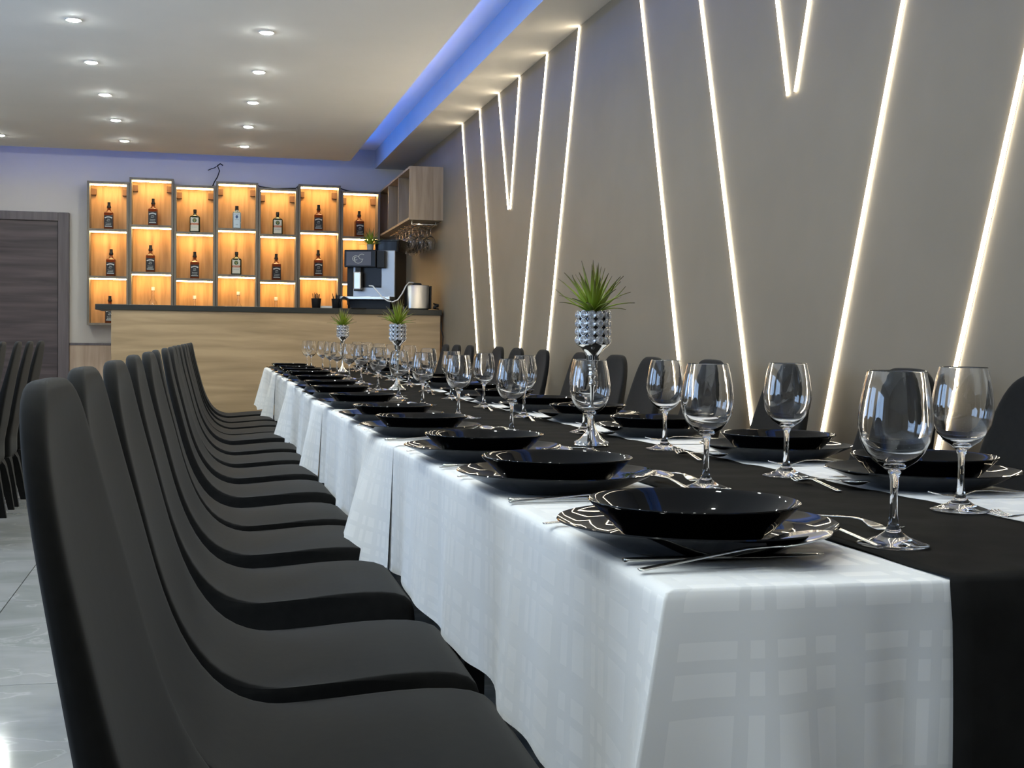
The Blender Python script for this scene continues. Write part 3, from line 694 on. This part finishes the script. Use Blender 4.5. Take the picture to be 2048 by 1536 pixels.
def strip_mesh(mb, st, th, nx=6):
    # stations: (x along, half width, z centre, dish)
    top = []; bot = []
    for (x_, hw_, z, dish) in st:
        rt = []; rb = []
        for j in range(nx + 1):
            u = -1 + 2 * j / nx; zz = z + dish * u * u
            rt.append((x_, hw_ * u, zz + th / 2 * (1 - .5 * u * u))); rb.append((x_, hw_ * u, zz - th / 2 * (1 - .5 * u * u)))
        top.append(rt); bot.append(rb)
    mb.rings([t + b[::-1] for t, b in zip(top, bot)])
def t_spoon(L=.205, k=1.0):
    mb = MB(); st = []
    for (t, w_, z) in ((0, .0045, .003), (.02, .0058, .003), (.3, .0045, .0065), (.55, .0034, .0095), (.66, .0032, .0085)): st.append((t * L, w_ * k, z, 0))
    for q in range(1, 13):
        a = q / 12; w_ = .0225 * math.sqrt(max(.004, 1 - (2 * (a ** .85) - 1) ** 2)); s_ = math.sin(PI * min(1, max(0, a)))
        zc = .0085 * (1 - a) ** 2 + .0018 + .013 * a ** 2; st.append(((.66 + .34 * a) * L, w_ * k, zc, .0062 * s_ * k))
    strip_mesh(mb, st, .0019); return mb.build('spoon', 'steel', smooth=True)
def t_knife(L=.22):
    mb = MB(); st = [(t * L, w_, z, 0) for (t, w_, z) in ((0, .0045, .0035), (.02, .0062, .0035), (.3, .0058, .0035), (.5, .005, .0035), (.54, .0045, .0035))]
    strip_mesh(mb, st, .0045)
    strip_mesh(mb, [(t * L, w_, .0032, 0) for (t, w_) in ((.53, .0045), (.57, .0085), (.7, .0095), (.88, .009), (.96, .0065), (1.0, .0015))], .0014, 4)
    return mb.build('table_knife', 'steel', smooth=True)
def t_fork(L=.205, k=1.0):
    mb = MB(); st = [(t * L, w_ * k, z, dd) for (t, w_, z, dd) in ((0, .0045, .003, 0), (.02, .0058, .003, 0), (.3, .0045, .0065, 0), (.55, .0034, .0100, 0), (.66, .0036, .0095, 0), (.72, .0090, .0065, .001), (.77, .0122, .0040, .0012), (.80, .0125, .0030, .0012))]
    strip_mesh(mb, st, .0019)
    for q in range(4):
        y0 = (-.0102 + .0068 * q) * k; sub = MB()
        strip_mesh(sub, [(t * L, w_ * k, z, 0) for (t, w_, z) in ((.79, .0024, .0036), (.86, .0020, .0028), (.94, .0017, .0045), (1.0, .0009, .0078))], .0018, 2)
        mb.add([(a, b + y0, c_) for (a, b, c_) in sub.v], sub.f)
    return mb.build('fork', 'steel', smooth=True)
PR = {'plate': t_plate(), 'bowl': t_bowl(), 'glass': t_glass(), 'spoon': t_spoon(), 'knife': t_knife(), 'fork': t_fork(), 'dspoon': t_spoon(.165, .85), 'dfork': t_fork(.17, .85)}
PR['dspoon'].name = 'dessert_spoon'; PR['dfork'].name = 'dessert_fork'
USED = set()
CAT = {'plate': ('plate', 'charger plates'), 'bowl': ('bowl', 'soup bowls'), 'glass': ('wine glass', 'wine glasses on the table'), 'spoon': ('spoon', 'soup spoons'), 'knife': ('knife', 'table knives'), 'fork': ('fork', 'dinner forks'), 'dspoon': ('spoon', 'dessert spoons'), 'dfork': ('fork', 'dessert forks')}
NM = {'plate': 'glossy black charger plate', 'bowl': 'glossy black soup bowl', 'glass': 'empty clear wine glass', 'spoon': 'steel soup spoon', 'knife': 'steel table knife', 'fork': 'steel dinner fork', 'dspoon': 'small steel dessert spoon', 'dfork': 'small steel dessert fork'}
def put(kind, loc, rz_, label, tilt=0):
    if kind in USED: o = PR[kind].copy(); COL.objects.link(o)
    else: o = PR[kind]; USED.add(kind)
    o.location = loc; o.rotation_euler = (0, tilt, rz_); c_, g_ = CAT[kind]; tag(o, label, c_, g_); return o
def jit(a): return random.uniform(-a, a)
LB = [1.327, 1.91, 2.453, 3.207, 3.727, 4.481, 5.207, 5.663, 6.107, 6.839, 7.372, 7.833, 8.457]
LG = [1.285, 1.857, 2.478, 3.158, 3.863, 4.533, 5.119, 5.766, 6.418, 6.973, 7.642, 8.081, 8.62]
for k, y in enumerate(LB):
    z = ztab(y) + .0030; sfx = ', %s place from the camera on the left side' % ORD[k]
    put('plate', (.52, y, z), jit(3), NM['plate'] + sfx)
    put('bowl', (.52 + jit(.004), y + jit(.004), z + .0087), jit(3), NM['bowl'] + sfx)
    y_ = y - .095; put('knife', (.412 + jit(.005), y - .162 + jit(.008), ztab(y - .16) + .0027), .02 + jit(.02), NM['knife'] + sfx) if k else put('knife', (.405, 1.258 - .03, z), .03, NM['knife'] + sfx)
    put('spoon', (.402 + jit(.005), (y - .148 if k == 0 else y - .190 + jit(.006)), ztab(y - .15) + .0022), .02 if k == 0 else .05 + jit(.03), NM['spoon'] + sfx, tilt=-.10 if k == 0 else -.01).rotation_euler.x = .05 if k == 0 else .0
    put('fork', (.395 + jit(.006), y + .172, ztab(y + .17) + .0027), jit(.04), NM['fork'] + sfx)
    put('dspoon', (.700 + jit(.006), y - .075 + jit(.01), ztab(y) + .0054), PI / 2 + jit(.05), NM['dspoon'] + sfx)
    put('dfork', (.732 + jit(.004), y + .185 + jit(.01), ztab(y + .1) + .0056), -PI / 2 + .25 + jit(.05), NM['dfork'] + sfx)
LGX = .745
for k, y in enumerate(LG):
    put('glass', (LGX - (.012 if k == 0 else .003), y, ztab(y) + .0052), jit(3), 'empty clear wine glass, %s from the camera in the left row' % ORD[k])
for k, (x_, y) in enumerate([(.700, 9.05), (.69, 9.3)]):
    put('glass', (x_, y, ztab(y) + .0052), 0, 'empty clear wine glass at the far end of the table, %s' % ['nearer one', 'farther one'][k])
RB = [1.877, 2.432, 3.151, 3.756, 4.30, 4.90, 5.45, 6.02, 6.60, 7.18, 7.75, 8.33, 8.9]
RG = [1.543, 2.03, 2.63, 3.24, 3.90, 4.50, 5.13, 5.70, 6.25, 6.85, 7.4, 7.95, 8.5]
for k, y in enumerate(RB):
    z = ztab(y) + .0030; sfx = ', %s place from the camera on the right side' % ORD[k]
    put('plate', (1.12, y, z), jit(3), NM['plate'] + sfx)
    put('bowl', (1.12 + jit(.004), y + jit(.004), z + .0087), jit(3), NM['bowl'] + sfx)
    put('fork', (1.242 + jit(.006), y - .175, ztab(y - .17) + .0027), PI + jit(.05), NM['fork'] + sfx)
    put('knife', (1.242, y + .125, ztab(y + .12) + .0027), PI + jit(.03), NM['knife'] + sfx)
    put('spoon', (1.240, y + .165, ztab(y + .16) + .0027), PI + jit(.06), NM['spoon'] + sfx)
    put('dfork', (.925 + jit(.006), y - .095 + jit(.01), ztab(y) + .0056), PI / 2 - .08 + jit(.04), NM['dfork'] + sfx)
    put('dspoon', (.965, y + .07 + jit(.01), ztab(y) + .0056), -PI / 2 + .06 + jit(.04), NM['dspoon'] + sfx)
put('dfork', (1.03, 1.33, ztab(1.4) + .0040), PI / 2 + .20, 'small steel dessert fork cut off by the right edge of the picture')
for k, y in enumerate(RG):
    x_ = .978 if k == 0 else .955
    put('glass', (x_, y, ztab(y) + .0054), jit(3), 'empty clear wine glass, %s from the camera in the right row' % ORD[k])
# glasses hanging under the wall cabinet
for r_, xx in enumerate((-.081, 0.001, .081)):
    for k in range(6):
        o = put('glass', (XR - .14 + xx, 10.60 + .185 * k + .03 * r_, 1.94 - .0255), 0, 'wine glass hanging under wall cabinet, %s row from wall, %s from camera' % (ORD[2 - r_], ORD[k]))
        o.rotation_euler = (PI, 0, 0); o['group'] = 'glasses hanging under the wall cabinet'

# ------------------------------------------------------------------ crystal candle holders with succulents
def leaf_mesh(L, W, bend):
    mb = MB(); rows = []
    for k in range(8):
        t = k / 7; w_ = W * (.55 + .9 * t - 1.45 * t * t) if t < .98 else W * .03; y = bend * t * t * L
        rows.append([(-w_, y + w_ * .35, t * L * (1 - .2 * abs(bend) * t)), (0, y, t * L * (1 - .2 * abs(bend) * t)), (w_, y + w_ * .35, t * L * (1 - .2 * abs(bend) * t))])
    mb.grid(rows); me = mb.mesh('leaf', 'leaf', True); return me
LEAVES = [leaf_mesh(.112, .0085, .08), leaf_mesh(.104, .0082, .2), leaf_mesh(.092, .0076, .32), leaf_mesh(.096, .0076, -.1)]
def plant(parent, z0, s=1.0, n=46):
    for k in range(n):
        t = k / (n - 1); me = LEAVES[0] if t < .2 else LEAVES[1] if t < .55 else LEAVES[2] if k % 3 else LEAVES[3]
        o = bpy.data.objects.new('leaf', me); COL.objects.link(o); o.parent = parent
        az = k * 2.39996; inc = math.radians(4 + 62 * t ** 1.1 + random.uniform(-5, 5))
        # leaf bends along +y; tilt it outward
        mtx = Matrix.Rotation(az, 4, 'Z') @ Matrix.Rotation(-inc, 4, 'X')
        q = random.uniform(.86, 1.06) * s
        o.matrix_local = Matrix.Translation((math.cos(az + PI / 2) * .006 * t * s, math.sin(az + PI / 2) * .006 * t * s, z0)) @ mtx @ Matrix.Scale(q, 4)
        md = o.modifiers.new('solid', 'SOLIDIFY'); md.thickness = .0012
def holder():
    o = empty('crystal_candle_holder'); tag(o, 'x', 'candle holder', 'crystal candle holders with succulents')
    MB().lathe([(0, 0), (.037, 0), (.0385, .003), (.036, .008), (.024, .018), (.014, .030), (.0085, .042), (.006, .055)], 28).build('base', 'chrome', o, smooth=True, sharp=50)
    MB().lathe([(.006, .055), (.0052, .075), (.0052, .130), (.0085, .134), (.0085, .140), (.0052, .144), (.0062, .150), (.0098, .154), (.0098, .160), (.0075, .164), (.0105, .170), (.0125, .178), (.0108, .184), (.0145, .190), (.0135, .197), (.019, .207), (.026, .216), (.034, .2215), (.035, .2235)], 24).build('stem', 'chrome', o, smooth=True, sharp=60)
    MB().lathe([(0, .2235), (.0335, .2235), (.0335, .2965), (.0325, .2965), (.0325, .226), (0, .226)], 28).build('cup_liner', mat('smoked_mirror', (.05, .05, .055), .15, .8) if 'sm' not in M else M['sm'], o, smooth=True, sharp=50)
    # one bead and its wire ring, copied round the cup
    bead = MB(); rr = []
    for q in range(5):
        a = PI * q / 8; rr.append((.0088 * math.cos(a), .0055 * math.sin(a)))
    bead.lathe([(0, -.001), (.0088, 0)] + rr[1:] + [(0, .0055)], 14); bme = bead.mesh('crystal_bead', 'crystal', True)
    ring = MB(); rg = []
    for q in range(14):
        a = 2 * PI * q / 14; rg.append([((.0092 + .0009 * math.cos(b)) * math.cos(a), (.0092 + .0009 * math.cos(b)) * math.sin(a), .001 + .0009 * math.sin(b)) for b in (0, PI / 2, PI, 1.5 * PI)])
    rg.append(rg[0]); ring.rings(rg, True, False, False); rme = ring.mesh('wire_ring', 'chrome', True)
    for row in range(4):
        for k in range(12):
            a = 2 * PI * (k + .5 * (row % 2) * 0) / 12; z = .2335 + .0183 * row
            mt = Matrix.Translation((.0348 * math.cos(a), .0348 * math.sin(a), z)) @ Matrix.Rotation(a, 4, 'Z') @ Matrix.Rotation(PI / 2, 4, 'Y')
            b = bpy.data.objects.new('crystal_bead', bme); COL.objects.link(b); b.parent = o; b.matrix_local = mt
            r_ = bpy.data.objects.new('wire_ring', rme); COL.objects.link(r_); r_.parent = b
    # small glass chips on the foot
    chip = MB().lathe([(0, 0), (.0042, 0), (.003, .0022), (0, .003)], 7).mesh('foot_crystal', 'crystal')
    for k in range(16):
        a = 2 * PI * k / 16; b = bpy.data.objects.new('foot_crystal', chip); COL.objects.link(b); b.parent = o
        b.matrix_local = Matrix.Translation((.0345 * math.cos(a), .0345 * math.sin(a), .0086)) @ Matrix.Rotation(a, 4, 'Z') @ Matrix.Rotation(.7, 4, 'Y')
    sc = MB().lathe([(0, .290), (.032, .288), (.032, .27)], 16).build('filler', 'soil', o)
    pl = empty('succulent'); pl.parent = None
    return o
hds = holder(); bpy.data.objects.remove(bpy.data.objects['succulent'])
def succulent(loc, label, s=1.0, rz_=0, n=46):
    MBs = MB().lathe([(0, 0), (.009 * s, 0), (.0085 * s, .016 * s), (.005 * s, .022 * s), (0, .022 * s)], 10)
    o = empty('artificial_succulent', loc, rz_); tag(o, label, 'plant', 'artificial succulents')
    MBs.build('stem', 'leaf', o, smooth=True); plant(o, .004 * s, s, n); return o
for k, (x_, y, lab) in enumerate([(.826, 2.743, 'nearest the camera'), (.83, 5.78, 'middle one on the runner'), (.83, 8.2, 'farthest, before the bar')]):
    o = hds if k == 0 else copy_tree(hds)
    o.location = (x_, y, ztab(y) + .0054); o.rotation_euler = (0, 0, .13 + k); o['label'] = 'chrome candle holder with round crystal beads, ' + lab
    succulent((x_, y, ztab(y) + .0054 + .2905), 'spiky green artificial succulent in the crystal holder, ' + lab, 1.0, k * 1.3)
# the little potted plant on the coffee machine
pp = empty('plant_pot', (1.285, YBAR + .26, ZT + .4705)); tag(pp, 'small grey pot on top of the coffee machine', 'pot')
MB().lathe([(0, 0), (.024, 0), (.027, .05), (.030, .05), (.030, .056), (.026, .056), (.024, .045), (0, .045)], 20).build('pot_body', 'pot', pp, smooth=True, sharp=40)
succulent((1.285, YBAR + .26, ZT + .4705 + .0455), 'dark green spiky plant in the small pot on the coffee machine', 1.3, .5, 30)
